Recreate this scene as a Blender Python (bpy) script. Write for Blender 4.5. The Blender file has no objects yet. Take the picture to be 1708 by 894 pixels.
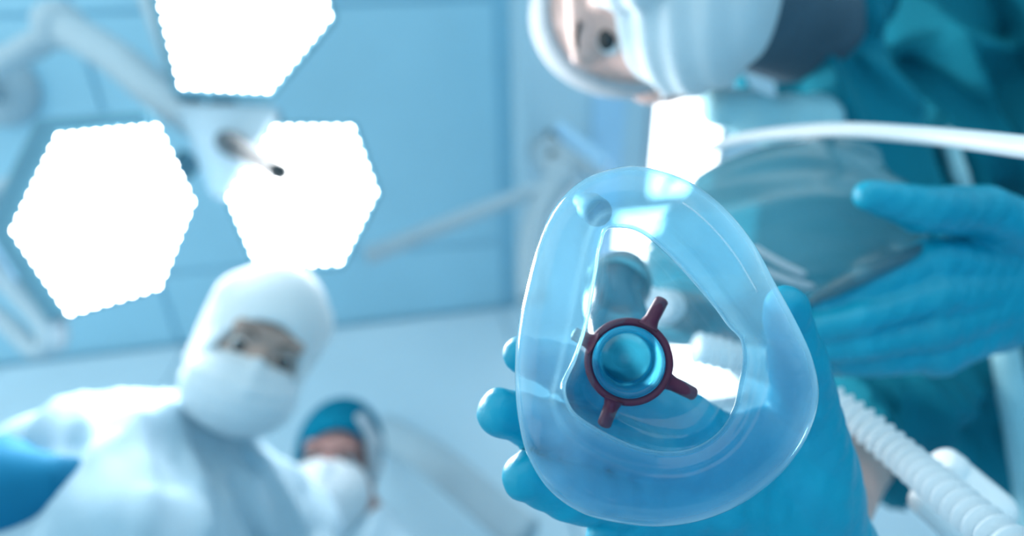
import bpy, bmesh, math, random
import numpy as np
from mathutils import Vector, Matrix

random.seed(7)
rng = np.random.default_rng(7)
scene = bpy.context.scene
COL = scene.collection

# ------------------------------------------------------------------ camera
F_PX, CX, CY = 1000.0, 854.0, 447.0
CAM = np.array([0.0, 0.0, 0.85])
def _n(v):
    v = np.asarray(v, float); return v / np.linalg.norm(v)
_zc = _n([(640 - CX) / F_PX, (CY + 60) / F_PX, -1])            # the zenith, seen from the lens
_a = np.array([(0 - CX) / F_PX, (CY - 610) / F_PX, -1]); _b = np.array([(860 - CX) / F_PX, (CY - 510) / F_PX, -1])
_xc = _n(np.cross(np.cross(_a, _b), _zc)); _yc = np.cross(_zc, _xc)
ROT = np.array([_xc, _yc, _zc])                                  # camera axes -> room axes
cam_data = bpy.data.cameras.new('camera'); cam = bpy.data.objects.new('camera', cam_data); COL.objects.link(cam)
cam.matrix_world = Matrix(((*ROT[0], CAM[0]), (*ROT[1], CAM[1]), (*ROT[2], CAM[2]), (0, 0, 0, 1)))
cam_data.sensor_fit = 'HORIZONTAL'; cam_data.sensor_width = 36; cam_data.lens = 36 * F_PX / 1708
cam_data.clip_start = 0.01
cam_data.dof.use_dof = True; cam_data.dof.focus_distance = 0.232; cam_data.dof.aperture_fstop = 2.9
scene.camera = cam

# ------------------------------------------------------------------ world, exposure
scene.view_settings.view_transform = 'Standard'; scene.view_settings.look = 'None'
scene.view_settings.gamma = 1.0; scene.view_settings.use_curve_mapping = False
scene.view_settings.exposure = 1.1
w = bpy.data.worlds.new('world'); scene.world = w; w.use_nodes = True
w.node_tree.nodes['Background'].inputs[0].default_value = (0.80, 0.965, 1.0, 1)
w.node_tree.nodes['Background'].inputs[1].default_value = 0.78
LAMP_POWER, PANEL_POWER, LAMP_WATTS = 1.0, 2.0, 4.5

def P(px, py, d):
    """room point at a pixel's line of sight, d metres along the optical axis"""
    return CAM + ROT @ (np.array([(px - CX) / F_PX, (CY - py) / F_PX, -1.0]) * d)
def V(cx, cy, cz):
    return _n(ROT @ np.array([cx, cy, cz], float))
def on_z(px, py, z):
    d = ROT @ np.array([(px - CX) / F_PX, (CY - py) / F_PX, -1.0]); return CAM + d * ((z - CAM[2]) / d[2])
def on_y(px, py, y):
    d = ROT @ np.array([(px - CX) / F_PX, (CY - py) / F_PX, -1.0]); return CAM + d * ((y - CAM[1]) / d[1])
AX = ROT @ np.array([0, 0, -1.0])

# ------------------------------------------------------------------ materials
def lin(c):
    return tuple((x / 255 / 12.92) if x / 255 <= 0.04045 else ((x / 255 + 0.055) / 1.055) ** 2.4 for x in c) + (1,)
def mat(name, rgb, rough=0.6, spec=0.4, vary=0.06, scale=14, bump=0.0, bscale=60, emit=0, coat=0, sheen=0, trans=0, metal=0, stretch=None, subsurf=0):
    m = bpy.data.materials.new(name); m.use_nodes = True; nt = m.node_tree; N = nt.nodes; L = nt.links
    b = N['Principled BSDF']; b.inputs['Roughness'].default_value = rough
    b.inputs['Specular IOR Level'].default_value = spec; b.inputs['Metallic'].default_value = metal
    b.inputs['Coat Weight'].default_value = coat; b.inputs['Sheen Weight'].default_value = sheen
    tc = N.new('ShaderNodeTexCoord'); nz = N.new('ShaderNodeTexNoise'); nz.inputs['Scale'].default_value = scale
    nz.inputs['Detail'].default_value = 4
    mp = N.new('ShaderNodeMapping'); L.new(tc.outputs['Object'], mp.inputs[0])
    if stretch: mp.inputs['Scale'].default_value = stretch
    L.new(mp.outputs[0], nz.inputs['Vector'])
    rp = N.new('ShaderNodeValToRGB'); c = lin(rgb)
    rp.color_ramp.elements[0].position = 0.3; rp.color_ramp.elements[1].position = 0.7
    rp.color_ramp.elements[0].color = tuple(x * (1 - vary) for x in c[:3]) + (1,)
    rp.color_ramp.elements[1].color = tuple(min(1, x * (1 + vary)) for x in c[:3]) + (1,)
    L.new(nz.outputs['Fac'], rp.inputs[0]); L.new(rp.outputs[0], b.inputs['Base Color'])
    if subsurf:
        b.inputs['Subsurface Weight'].default_value = subsurf; b.inputs['Subsurface Radius'].default_value = (0.01, 0.006, 0.004)
    if bump:
        n2 = N.new('ShaderNodeTexNoise'); n2.inputs['Scale'].default_value = bscale; n2.inputs['Detail'].default_value = 5
        L.new(mp.outputs[0], n2.inputs['Vector'])
        bp = N.new('ShaderNodeBump'); bp.inputs['Strength'].default_value = bump; bp.inputs['Distance'].default_value = 0.004
        L.new(n2.outputs['Fac'], bp.inputs['Height']); L.new(bp.outputs[0], b.inputs['Normal'])
    if emit:
        b.inputs['Emission Color'].default_value = (1, 1, 1, 1); b.inputs['Emission Strength'].default_value = emit
    if trans:
        tr = N.new('ShaderNodeBsdfTranslucent'); L.new(rp.outputs[0], tr.inputs[0])
        mx = N.new('ShaderNodeMixShader'); mx.inputs[0].default_value = trans
        L.new(b.outputs[0], mx.inputs[1]); L.new(tr.outputs[0], mx.inputs[2]); L.new(mx.outputs[0], N['Material Output'].inputs[0])
    return m
def film(name, tint, body, lo, hi, gloss=0.12, ior=1.4, power=1.5, glossmul=1.0, bump=0.0, bscale=25, tl_w=0.6):
    """thin clear or milky plastic: see-through face-on, denser and shinier where the wall is seen edge-on"""
    m = bpy.data.materials.new(name); m.use_nodes = True; nt = m.node_tree; N = nt.nodes; L = nt.links
    N.remove(N['Principled BSDF'])
    tr = N.new('ShaderNodeBsdfTransparent'); tr.inputs[0].default_value = lin(tint)
    df = N.new('ShaderNodeBsdfDiffuse'); df.inputs[0].default_value = lin(body)
    tl = N.new('ShaderNodeBsdfTranslucent'); tl.inputs[0].default_value = lin(body)
    m1 = N.new('ShaderNodeMixShader'); m1.inputs[0].default_value = tl_w; L.new(df.outputs[0], m1.inputs[1]); L.new(tl.outputs[0], m1.inputs[2])
    lw = N.new('ShaderNodeLayerWeight'); lw.inputs[0].default_value = 0.5
    pw = N.new('ShaderNodeMath'); pw.operation = 'POWER'; pw.inputs[1].default_value = power; L.new(lw.outputs['Facing'], pw.inputs[0])
    mr = N.new('ShaderNodeMapRange'); mr.inputs['To Min'].default_value = lo; mr.inputs['To Max'].default_value = hi
    L.new(pw.outputs[0], mr.inputs[0])
    m2 = N.new('ShaderNodeMixShader'); L.new(mr.outputs[0], m2.inputs[0]); L.new(tr.outputs[0], m2.inputs[1]); L.new(m1.outputs[0], m2.inputs[2])
    gl = N.new('ShaderNodeBsdfGlossy'); gl.inputs['Roughness'].default_value = gloss
    fr = N.new('ShaderNodeMath'); fr.operation = 'POWER'; fr.inputs[1].default_value = 4.0; L.new(lw.outputs['Facing'], fr.inputs[0])
    mu = N.new('ShaderNodeMath'); mu.operation = 'MULTIPLY_ADD'; mu.inputs[1].default_value = 0.8 * glossmul; mu.inputs[2].default_value = 0.045 * glossmul; L.new(fr.outputs[0], mu.inputs[0])
    m3 = N.new('ShaderNodeMixShader'); L.new(mu.outputs[0], m3.inputs[0]); L.new(m2.outputs[0], m3.inputs[1]); L.new(gl.outputs[0], m3.inputs[2])
    if bump:
        tc = N.new('ShaderNodeTexCoord'); nz = N.new('ShaderNodeTexNoise'); nz.inputs['Scale'].default_value = bscale; L.new(tc.outputs['Object'], nz.inputs['Vector'])
        bp = N.new('ShaderNodeBump'); bp.inputs['Strength'].default_value = bump; bp.inputs['Distance'].default_value = 0.006
        L.new(nz.outputs['Fac'], bp.inputs['Height'])
        for s in (gl, df, tl): L.new(bp.outputs[0], s.inputs['Normal'])
    L.new(m3.outputs[0], N['Material Output'].inputs[0])
    return m

M = dict(
    ceiling=mat('ceiling_paint', (164, 211, 230), 0.55, vary=0.03, scale=3),
    joint=mat('joint_filler', (148, 200, 222), 0.8, vary=0.03),
    wall=mat('wall_paint', (202, 225, 237), 0.5, vary=0.03, scale=3),
    soffit=mat('soffit_paint', (186, 216, 230), 0.6, vary=0.03, scale=3),
    floor=mat('floor_vinyl', (150, 195, 215), 0.5, vary=0.05, scale=5),
    lampgrey=mat('lamp_enamel', (178, 196, 206), 0.45, vary=0.03),
    lampdark=mat('lamp_housing_grey', (84, 134, 154), 0.5, vary=0.04),
    lampblue=mat('lamp_blue_trim', (170, 212, 240), 0.5, vary=0.03),
    handlegrey=mat('handle_metal', (52, 58, 62), 0.5, vary=0.05),
    darkgrey=mat('dark_joint', (70, 78, 84), 0.5, vary=0.1),
    led=mat('lens_white', (255, 255, 255), 0.5, vary=0, emit=LAMP_POWER),
    ledspot=mat('led_spot', (255, 255, 255), 0.5, vary=0, emit=LAMP_POWER * 14),
    panel=mat('light_diffuser', (255, 255, 255), 0.5, vary=0, emit=PANEL_POWER),
    gown=mat('gown_fabric', (182, 210, 225), 0.85, spec=0.1, vary=0.05, bump=0.15, bscale=40, trans=0.15),
    shaded_sleeve=mat('shaded_sleeve_fabric', (24, 112, 150), 0.85, spec=0.1, vary=0.1),
    neck_shade=mat('neck_shade_tone', (84, 104, 118), 0.85, spec=0.1, vary=0.1),
    hood=mat('hood_fabric', (238, 246, 250), 0.85, spec=0.1, vary=0.03, trans=0.25),
    facemask=mat('mask_fabric', (232, 242, 248), 0.85, spec=0.1, vary=0.03, bump=0.1, trans=0.25),
    bluemask=mat('blue_mask_fabric', (228, 240, 246), 0.85, spec=0.1, vary=0.05, trans=0.2),
    cap=mat('cap_fabric', (0, 112, 142), 0.85, spec=0.1, vary=0.08, trans=0.1),
    capband=mat('cap_veil', (205, 215, 222), 0.85, spec=0.1, vary=0.05, trans=0.4),
    scrubs=mat('scrub_fabric', (14, 122, 142), 0.8, spec=0.15, vary=0.12, scale=6, bump=0.2, bscale=18),
    pale_strip=mat('pale_strip_fabric', (170, 220, 230), 0.8, vary=0.06),
    trousers=mat('trouser_fabric', (60, 130, 160), 0.85, vary=0.06),
    shoe=mat('shoe_rubber', (220, 226, 230), 0.6),
    skin=mat('skin', (214, 176, 166), 0.55, vary=0.07, scale=20, subsurf=0.1),
    shadedskin=mat('shaded_skin', (172, 146, 136), 0.55, vary=0.07, scale=20, subsurf=0.1),  # darker skin copy, the shade under the hood is in the colour
    darkskin=mat('tanned_skin', (150, 112, 108), 0.55, vary=0.07, scale=20, subsurf=0.1),
    eye=mat('eye_white', (225, 228, 230), 0.2, vary=0.02),
    iris=mat('iris_dark', (38, 42, 46), 0.2, vary=0.2),
    hair=mat('brow_hair', (52, 44, 42), 0.7, vary=0.2),
    glove=mat('nitrile_glove', (2, 160, 190), 0.42, spec=0.45, vary=0.07, scale=30, bump=0.35, bscale=90, trans=0.12),
    maroon=mat('maroon_plastic', (104, 22, 50), 0.4, spec=0.5, vary=0.08),
    whitetube=mat('white_tube', (232, 238, 242), 0.35, vary=0.02, trans=0.2),
    hose=mat('hose_plastic', (238, 244, 247), 0.35, spec=0.5, vary=0.03, trans=0.5),
    whiteplastic=mat('white_plastic', (245, 248, 250), 0.4, vary=0.02),
    cushion=film('cushion_film', (198, 238, 250), (216, 244, 253), 0.095, 0.62, gloss=0.10, power=2.0, glossmul=1.0, bump=0.3, tl_w=0.95),
    dome=film('clear_shell', (240, 250, 254), (215, 240, 250), 0.015, 0.25, gloss=0.06, power=2.5),
    port=film('port_plastic', (150, 225, 240), (70, 195, 225), 0.22, 0.7, gloss=0.06, power=1.2),
    elbow=film('elbow_plastic', (110, 185, 200), (60, 150, 170), 0.35, 0.8, gloss=0.15, power=1.0),
    bag=film('bag_rubber', (96, 164, 178), (132, 184, 196), 0.45, 0.85, gloss=0.25, power=1.0, glossmul=1.5, tl_w=0.6),
)

# ------------------------------------------------------------------ object helpers
ORG = {}
def org(o):
    return ORG[o.name] if o is not None else np.zeros(3)
def tag(o, label=None, cat=None, group=None, kind=None):
    if label: o['label'] = label
    if cat: o['category'] = cat
    if group: o['group'] = group
    if kind: o['kind'] = kind
    return o
def mobj(name, verts, faces, m, parent=None, smooth=True, base=None, mids=None):
    verts = np.asarray(verts, float)
    if parent is not None: o0 = org(parent)
    elif base is not None: o0 = np.asarray(base, float)
    else: o0 = (verts.min(0) + verts.max(0)) / 2
    me = bpy.data.meshes.new(name)
    me.from_pydata((verts - o0).tolist(), [], [list(map(int, f)) for f in faces] if not isinstance(faces, np.ndarray) else faces.tolist())
    for mm in (m if isinstance(m, (list, tuple)) else [m]): me.materials.append(mm)
    if mids is not None: me.polygons.foreach_set('material_index', np.asarray(mids, dtype=np.int32))
    if smooth: me.polygons.foreach_set('use_smooth', np.ones(len(me.polygons), dtype=bool))
    me.update()
    o = bpy.data.objects.new(name, me); COL.objects.link(o)
    if parent is not None: o.parent = parent
    else: o.location = Vector(o0)
    ORG[o.name] = o0
    return o
def empty(name, loc):
    o = bpy.data.objects.new(name, None); COL.objects.link(o); o.location = Vector(loc); o.empty_display_size = 0.05
    ORG[o.name] = np.asarray(loc, float); return o
class MB:
    def __init__(s): s.v = []; s.f = []
    def add(s, v, f):
        n = len(s.v); s.v += [tuple(p) for p in v]; s.f += [tuple(i + n for i in q) for q in f]; return s
    def box(s, c, ax, half):
        ax = [np.asarray(a, float) for a in ax]; c = np.asarray(c, float); v = []
        for i in (-1, 1):
            for j in (-1, 1):
                for k in (-1, 1): v.append(c + ax[0] * half[0] * i + ax[1] * half[1] * j + ax[2] * half[2] * k)
        return s.add(v, [(0, 1, 3, 2), (4, 6, 7, 5), (0, 4, 5, 1), (2, 3, 7, 6), (0, 2, 6, 4), (1, 5, 7, 3)])
    def prism(s, pts, vec):
        pts = [np.asarray(p, float) for p in pts]; n = len(pts); vec = np.asarray(vec, float)
        return s.add(pts + [p + vec for p in pts], [tuple(range(n)), tuple(range(2 * n - 1, n - 1, -1))] + [((i + 1) % n, i, i + n, (i + 1) % n + n) for i in range(n)])
    def tube(s, pts, r, seg=14, cap=True, flat=1.0, up=None):
        pts = np.asarray(pts, float); n = len(pts); r = np.broadcast_to(np.asarray(r, float), (n,))
        T = np.gradient(pts, axis=0); T /= np.linalg.norm(T, axis=1)[:, None] + 1e-12
        u = np.asarray(up, float) if up is not None else (np.array([0, 0, 1.0]) if abs(T[0][2]) < 0.9 else np.array([1.0, 0, 0]))
        v = []; 
        for i in range(n):
            a = u - T[i] * np.dot(u, T[i]); a /= np.linalg.norm(a); u = a if up is None else u; b = np.cross(T[i], a)
            for k in range(seg):
                t = 2 * math.pi * k / seg; v.append(pts[i] + r[i] * (a * math.cos(t) + b * math.sin(t) * flat))
        f = [(i * seg + k, i * seg + (k + 1) % seg, (i + 1) * seg + (k + 1) % seg, (i + 1) * seg + k) for i in range(n - 1) for k in range(seg)]
        if cap: f += [tuple(range(seg - 1, -1, -1)), tuple((n - 1) * seg + k for k in range(seg))]
        return s.add(v, f)
    def lathe(s, c, axis, prof, seg=48, closed=False):
        """prof: (radius, height along axis)"""
        axis = _n(axis); a = _n(np.cross(axis, [0.3, 0.8, 0.5])); b = np.cross(axis, a); v = []; n = len(prof)
        for (r, h) in prof:
            for k in range(seg):
                t = 2 * math.pi * k / seg; v.append(np.asarray(c) + axis * h + r * (a * math.cos(t) + b * math.sin(t)))
        R = range(n if closed else n - 1)
        f = [(i * seg + k, i * seg + (k + 1) % seg, ((i + 1) % n) * seg + (k + 1) % seg, ((i + 1) % n) * seg + k) for i in R for k in range(seg)]
        return s.add(v, f)
    def build(s, name, m, parent=None, smooth=True, base=None):
        o = mobj(name, s.v, s.f, m, parent, smooth, base); return o
def spline(pts, n, closed=False):
    pts = np.asarray(pts, float); k = len(pts)
    if closed: idx = lambda i: pts[i % k]; segs = k
    else: idx = lambda i: pts[min(max(i, 0), k - 1)]; segs = k - 1
    out = []
    for j in range(n):
        u = j / (n if closed else (n - 1)) * segs; i = min(int(u), segs - 1); t = u - i
        p0, p1, p2, p3 = idx(i - 1), idx(i), idx(i + 1), idx(i + 2)
        out.append(0.5 * (2 * p1 + (p2 - p0) * t + (2 * p0 - 5 * p1 + 4 * p2 - p3) * t * t + (3 * p1 - p0 - 3 * p2 + p3) * t ** 3))
    return np.array(out)
def bevel(o, wd, seg=3):
    b = o.modifiers.new('bevel', 'BEVEL'); b.width = wd; b.segments = seg; b.limit_method = 'ANGLE'; return o

# ------------------------------------------------------------------ implicit surfaces (bodies, clothes, gloves, bag)
def cap(a, b, ra, rb): return ('c', np.asarray(a, float), np.asarray(b, float), ra, rb, 1)
def ell(c, ax, r): return ('e', np.asarray(c, float), np.asarray(ax, float), np.asarray(r, float), None, 1)
def cut(p): return p[:5] + (-1,)
def grow(ps, g):
    o = []
    for p in ps:
        if p[0] == 'c': o.append(('c', p[1], p[2], p[3] + g, p[4] + g, p[5]))
        else: o.append(('e', p[1], p[2], p[3] + g, None, p[5]))
    return o
def chain(pts, rs): return [cap(pts[i], pts[i + 1], rs[i], rs[i + 1]) for i in range(len(pts) - 1)]
def sdf(prims, vox, k, disp=None, clip=None):
    lo = []; hi = []
    for p in prims:
        if p[5] < 0: continue
        if p[0] == 'c':
            r = max(p[3], p[4]); lo.append(np.minimum(p[1], p[2]) - r); hi.append(np.maximum(p[1], p[2]) + r)
        else:
            e = np.sqrt(((p[2] * p[3][:, None]) ** 2).sum(0)); lo.append(p[1] - e); hi.append(p[1] + e)
    lo = np.min(lo, 0) - 4 * vox - k * 0.3 - 0.012; hi = np.max(hi, 0) + 4 * vox + k * 0.3 + 0.012
    n = np.ceil((hi - lo) / vox).astype(int) + 1
    D = np.full(n, 0.5, np.float32)
    axs = [(lo[i] + vox * np.arange(n[i])).astype(np.float32) for i in range(3)]
    for p in prims:
        if p[0] == 'c':
            r = max(p[3], p[4]); l = np.minimum(p[1], p[2]) - r; h = np.maximum(p[1], p[2]) + r
        else:
            e = np.sqrt(((p[2] * p[3][:, None]) ** 2).sum(0)); l = p[1] - e; h = p[1] + e
        m = k + 3 * vox + 0.012
        i0 = np.clip(np.floor((l - m - lo) / vox).astype(int), 0, n); i1 = np.clip(np.ceil((h + m - lo) / vox).astype(int) + 1, 0, n)
        if (i1 <= i0).any(): continue
        sl = tuple(slice(i0[q], i1[q]) for q in range(3))
        X = axs[0][sl[0]][:, None, None]; Y = axs[1][sl[1]][None, :, None]; Z = axs[2][sl[2]][None, None, :]
        if p[0] == 'c':
            ab = (p[2] - p[1]).astype(np.float32); L2 = float(ab @ ab) + 1e-12
            x = X - np.float32(p[1][0]); y = Y - np.float32(p[1][1]); z = Z - np.float32(p[1][2])
            t = np.clip((x * ab[0] + y * ab[1] + z * ab[2]) / np.float32(L2), 0, 1)
            d = np.sqrt((x - t * ab[0]) ** 2 + (y - t * ab[1]) ** 2 + (z - t * ab[2]) ** 2) - (p[3] + t * (p[4] - p[3]))
        else:
            x = X - np.float32(p[1][0]); y = Y - np.float32(p[1][1]); z = Z - np.float32(p[1][2])
            q = [(x * A[0] + y * A[1] + z * A[2]) for A in p[2]]
            k0 = np.sqrt(sum((q[i] / p[3][i]) ** 2 for i in range(3))); k1 = np.sqrt(sum((q[i] / p[3][i] ** 2) ** 2 for i in range(3))) + 1e-6
            d = k0 * (k0 - 1) / k1
        d = d.astype(np.float32); C = D[sl]
        if p[5] > 0:
            hh = np.maximum(k - np.abs(C - d), 0) / k; D[sl] = np.minimum(C, d) - hh * hh * k * 0.06
        else:
            D[sl] = np.maximum(C, -d)
    if disp is not None:
        band = np.abs(D) < 0.06
        I = np.argwhere(band); W = lo + I * vox
        D[band] -= disp(W).astype(np.float32)
    S = D < 0
    # naive surface nets
    c = [S[i:n[0] - 1 + i, j:n[1] - 1 + j, l:n[2] - 1 + l] for i in (0, 1) for j in (0, 1) for l in (0, 1)]
    cnt = sum(x.astype(np.int8) for x in c); act = (cnt > 0) & (cnt < 8)
    ids = np.full(act.shape, -1, np.int64); A = np.argwhere(act); ids[act] = np.arange(len(A))
    acc = np.zeros((len(A), 3)); num = np.zeros(len(A))
    corners = [(i, j, l) for i in (0, 1) for j in (0, 1) for l in (0, 1)]
    val = {cc: D[A[:, 0] + cc[0], A[:, 1] + cc[1], A[:, 2] + cc[2]] for cc in corners}
    for cc in corners:
        for axq in range(3):
            if cc[axq]: continue
            c2 = list(cc); c2[axq] = 1; c2 = tuple(c2); v0, v1 = val[cc], val[c2]
            m = (v0 < 0) != (v1 < 0); t = np.where(m, v0 / np.where(m, v0 - v1, 1), 0)
            pt = np.tile(np.array(cc, float), (len(A), 1)); pt[:, axq] += t
            acc[m] += pt[m]; num[m] += 1
    verts = lo + (A + acc / num[:, None]) * vox
    quads = []
    for axq in range(3):
        o1, o2 = [(1, 2), (2, 0), (0, 1)][axq]
        sl0 = [slice(1, n[q] - 1) for q in range(3)]; sl0[axq] = slice(0, n[axq] - 1)
        sl1 = list(sl0); sl1[axq] = slice(1, n[axq])
        s0, s1 = S[tuple(sl0)], S[tuple(sl1)]; E = np.argwhere(s0 != s1)
        if not len(E): continue
        inside0 = s0[tuple(E.T)]
        base = E.copy()
        for q in range(3):
            if q != axq: base[:, q] += 1
        def cell(d1, d2):
            b = base.copy(); b[:, o1] -= d1; b[:, o2] -= d2; return ids[tuple(b.T)]
        Q = np.stack([cell(1, 1), cell(0, 1), cell(0, 0), cell(1, 0)], 1)
        Q[~inside0] = Q[~inside0][:, ::-1]; quads.append(Q)
    quads = np.concatenate(quads); quads = quads[(quads >= 0).all(1)]
    if clip is not None:
        keep = clip(verts[quads].mean(1)); quads = quads[keep]
        used = np.unique(quads); mp = np.full(len(verts), -1); mp[used] = np.arange(len(used)); verts = verts[used]; quads = mp[quads]
    return verts, quads
from mathutils.bvhtree import BVHTree
def crease_ridges(prims, k, lines, lift=0.004):
    """raised cloth folds: capsules that follow the surface of the garment along the given lines of sight"""
    v, q = sdf(prims, 0.012, k); t = BVHTree.FromPolygons([tuple(p) for p in v], [tuple(int(i) for i in f) for f in q]); out = []
    for pts, rad in lines:
        hit = []
        for (x, y) in spline([(x, y, 0) for x, y in pts], len(pts) * 3)[:, :2]:
            d = P(x, y, 1.0) - CAM; d /= np.linalg.norm(d); h = t.ray_cast(Vector(CAM), Vector(d))
            if h[0] is not None: hit.append(np.array(h[0]) - d * (lift - rad * 0.6))
        rr = rad * (0.45 + 0.55 * np.sin(np.linspace(0.2, math.pi - 0.2, max(len(hit), 2))))
        out += [cap(hit[i], hit[i + 1], rr[i], rr[i + 1]) for i in range(len(hit) - 1) if np.linalg.norm(hit[i] - hit[i + 1]) < 0.12]
    return out
def smooth_v(verts, quads, it=2, lam=0.5):
    e = np.concatenate([quads[:, [0, 1]], quads[:, [1, 2]], quads[:, [2, 3]], quads[:, [3, 0]]]); e = np.concatenate([e, e[:, ::-1]])
    deg = np.bincount(e[:, 0], minlength=len(verts))[:, None]
    for _ in range(it):
        s = np.stack([np.bincount(e[:, 0], weights=verts[e[:, 1], q], minlength=len(verts)) for q in range(3)], 1)
        verts = verts + lam * (s / np.maximum(deg, 1) - verts)
    return verts
def blob(name, prims, m, parent=None, vox=0.006, k=0.03, disp=None, it=2, clip=None, base=None):
    v, q = sdf(prims, vox, k, disp, clip); v = smooth_v(v, q, it)
    return mobj(name, v, q, m, parent, True, base)
def waves(dirs):
    def f(W):
        s = 0
        for (d, fr, ph, am, wd, wf) in dirs:
            s = s + am * np.sin(W @ np.asarray(d) * fr + ph + 2.2 * np.sin(W @ np.asarray(wd) * wf + ph * 1.7))
        return s
    return f
UX, UY, UZ = np.eye(3)

# ================================================================== the room
ZC, ZS = 2.95, 2.72
corner = on_z(862, 510, ZC); YB = corner[1]; XS = corner[0]
XL, XR, YF = -2.6, 2.4, -2.6
ceil = MB().box(((XL + XR) / 2, (YF + YB) / 2, ZC + 0.06), (UX, UY, UZ), ((XR - XL) / 2, (YB - YF) / 2, 0.05)).build('ceiling', M['joint'], smooth=False)
tag(ceil, kind='structure')
py = YB; first = None
g = 0.006
rows = [0.30, 0.86, 0.86, 0.86, 0.86]
for r in rows:
    y1 = py; y0 = max(py - r, YF); py = y0
    if y1 - y0 < 0.05: continue
    x = XS - 0.05
    for wd in (1.25, 1.25, 0.4):
        x1, x0 = x, max(x - wd, XL); x = x0
        p = MB().box(((x0 + x1) / 2, (y0 + y1) / 2, ZC + 0.005), (UX, UY, UZ), ((x1 - x0) / 2 - g, (y1 - y0) / 2 - g, 0.006)).build('ceiling_panel', M['ceiling'], ceil, smooth=False)
        bevel(p, 0.003, 1)
wallb = MB().box(((XL + XR) / 2, YB + 0.06, 1.5), (UX, UY, UZ), ((XR - XL) / 2, 0.055, 1.5)).build('wall_back', M['joint'], smooth=False)
tag(wallb, kind='structure')
x = XL
for wd in (1.1, 0.62, 1.2, 1.2, 0.88):
    for (z0, z1) in ((0.02, 1.35), (1.35, 2.93)):
        p = MB().box((x + wd / 2, YB, (z0 + z1) / 2), (UX, UY, UZ), (wd / 2 - 0.004, 0.007, (z1 - z0) / 2 - 0.004)).build('wall_panel', M['wall'], wallb, smooth=False)
    x += wd
wallr = MB().box((XR + 0.06, (YF + YB) / 2, 1.5), (UX, UY, UZ), (0.055, (YB - YF) / 2, 1.5)).build('wall_right', M['soffit'], smooth=False); tag(wallr, kind='structure')
flo = MB().box(((XL + XR) / 2, (YF + YB) / 2, -0.05), (UX, UY, UZ), ((XR - XL) / 2, (YB - YF) / 2, 0.05)).build('floor', M['floor'], smooth=False); tag(flo, kind='structure')
# lowered soffit on the right, its edge runs along the ceiling
sof = MB().box(((XS + XR) / 2, (YF + YB) / 2, (ZS + ZC) / 2 + 0.005), (UX, UY, UZ), ((XR - XS) / 2, (YB - YF) / 2 - 0.001, (ZC - ZS) / 2)).build('trim_1', M['soffit'], smooth=False)
tag(sof, kind='structure')
tr = MB().box((XS + 0.27, (YF + YB) / 2, ZS - 0.008), (UX, UY, UZ), (0.05, (YB - YF) / 2 - 0.01, 0.012)).build('trim_2', M['lampblue'], smooth=False); tag(tr, kind='structure')

# ceiling lights on the soffit
def ceiling_light(x0, y0, x1, y1, label, pieces=1):
    c = np.array([(x0 + x1) / 2, (y0 + y1) / 2, ZS - 0.02]); t = empty('ceiling_light', c)
    tag(t, label, 'light', 'ceiling lights over the table')
    fr = MB(); e = 0.018
    for (a, b, hx, hy) in ((x0, None, e / 2, (y1 - y0) / 2), (x1, None, e / 2, (y1 - y0) / 2)):
        fr.box((a, c[1], ZS - 0.014), (UX, UY, UZ), (hx, hy + e / 2, 0.016))
    for b in (y0, y1): fr.box((c[0], b, ZS - 0.014), (UX, UY, UZ), ((x1 - x0) / 2, e / 2, 0.0155))
    fr.build('frame', M['lampgrey'], t, smooth=False)
    MB().box((c[0], c[1], ZS - 0.012), (UX, UY, UZ), ((x1 - x0) / 2 - e / 2, (y1 - y0) / 2 - e / 2, 0.008)).build('diffuser', M['panel'], t, smooth=False)
    return t
a, b = on_z(1087, 165, ZS), on_z(1182, 330, ZS)
ceiling_light(a[0], a[1], b[0], b[1] - 0.03, 'narrow bright ceiling light panel above the face mask, beside the masked face')
a2, b2 = on_z(985, 340, ZS), on_z(1240, 470, ZS)
ceiling_light(a2[0], b[1] + 0.01, b2[0], YB - 0.05, 'wide bright ceiling light panel seen through the top of the clear face mask')
# bright frosted window on the back wall, seen through the mask
wa, wb = on_y(985, 505, YB), on_y(1245, 665, YB)
wn = empty('window_1', ((wa[0] + wb[0]) / 2, YB - 0.01, (wa[2] + wb[2]) / 2)); tag(wn, kind='structure')
zt, zb = min(wa[2], ZS - 0.06), wb[2]
m = MB()
for xx in (wa[0], (wa[0] + wb[0]) / 2, wb[0]): m.box((xx, YB - 0.014, (zt + zb) / 2), (UX, UY, UZ), (0.014, 0.012, (zt - zb) / 2))
for zz in (zt, zb): m.box(((wa[0] + wb[0]) / 2, YB - 0.0141, zz), (UX, UY, UZ), ((wb[0] - wa[0]) / 2 + 0.014, 0.0119, 0.014))
m.build('window_frame', M['lampgrey'], wn, smooth=False)
for s in (0, 1):
    x0 = wa[0] + (wb[0] - wa[0]) / 2 * s
    MB().box((x0 + (wb[0] - wa[0]) / 4, YB - 0.011, (zt + zb) / 2), (UX, UY, UZ), ((wb[0] - wa[0]) / 4 - 0.012, 0.003, (zt - zb) / 2 - 0.012)).build('pane', M['panel'], wn, smooth=False)

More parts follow.
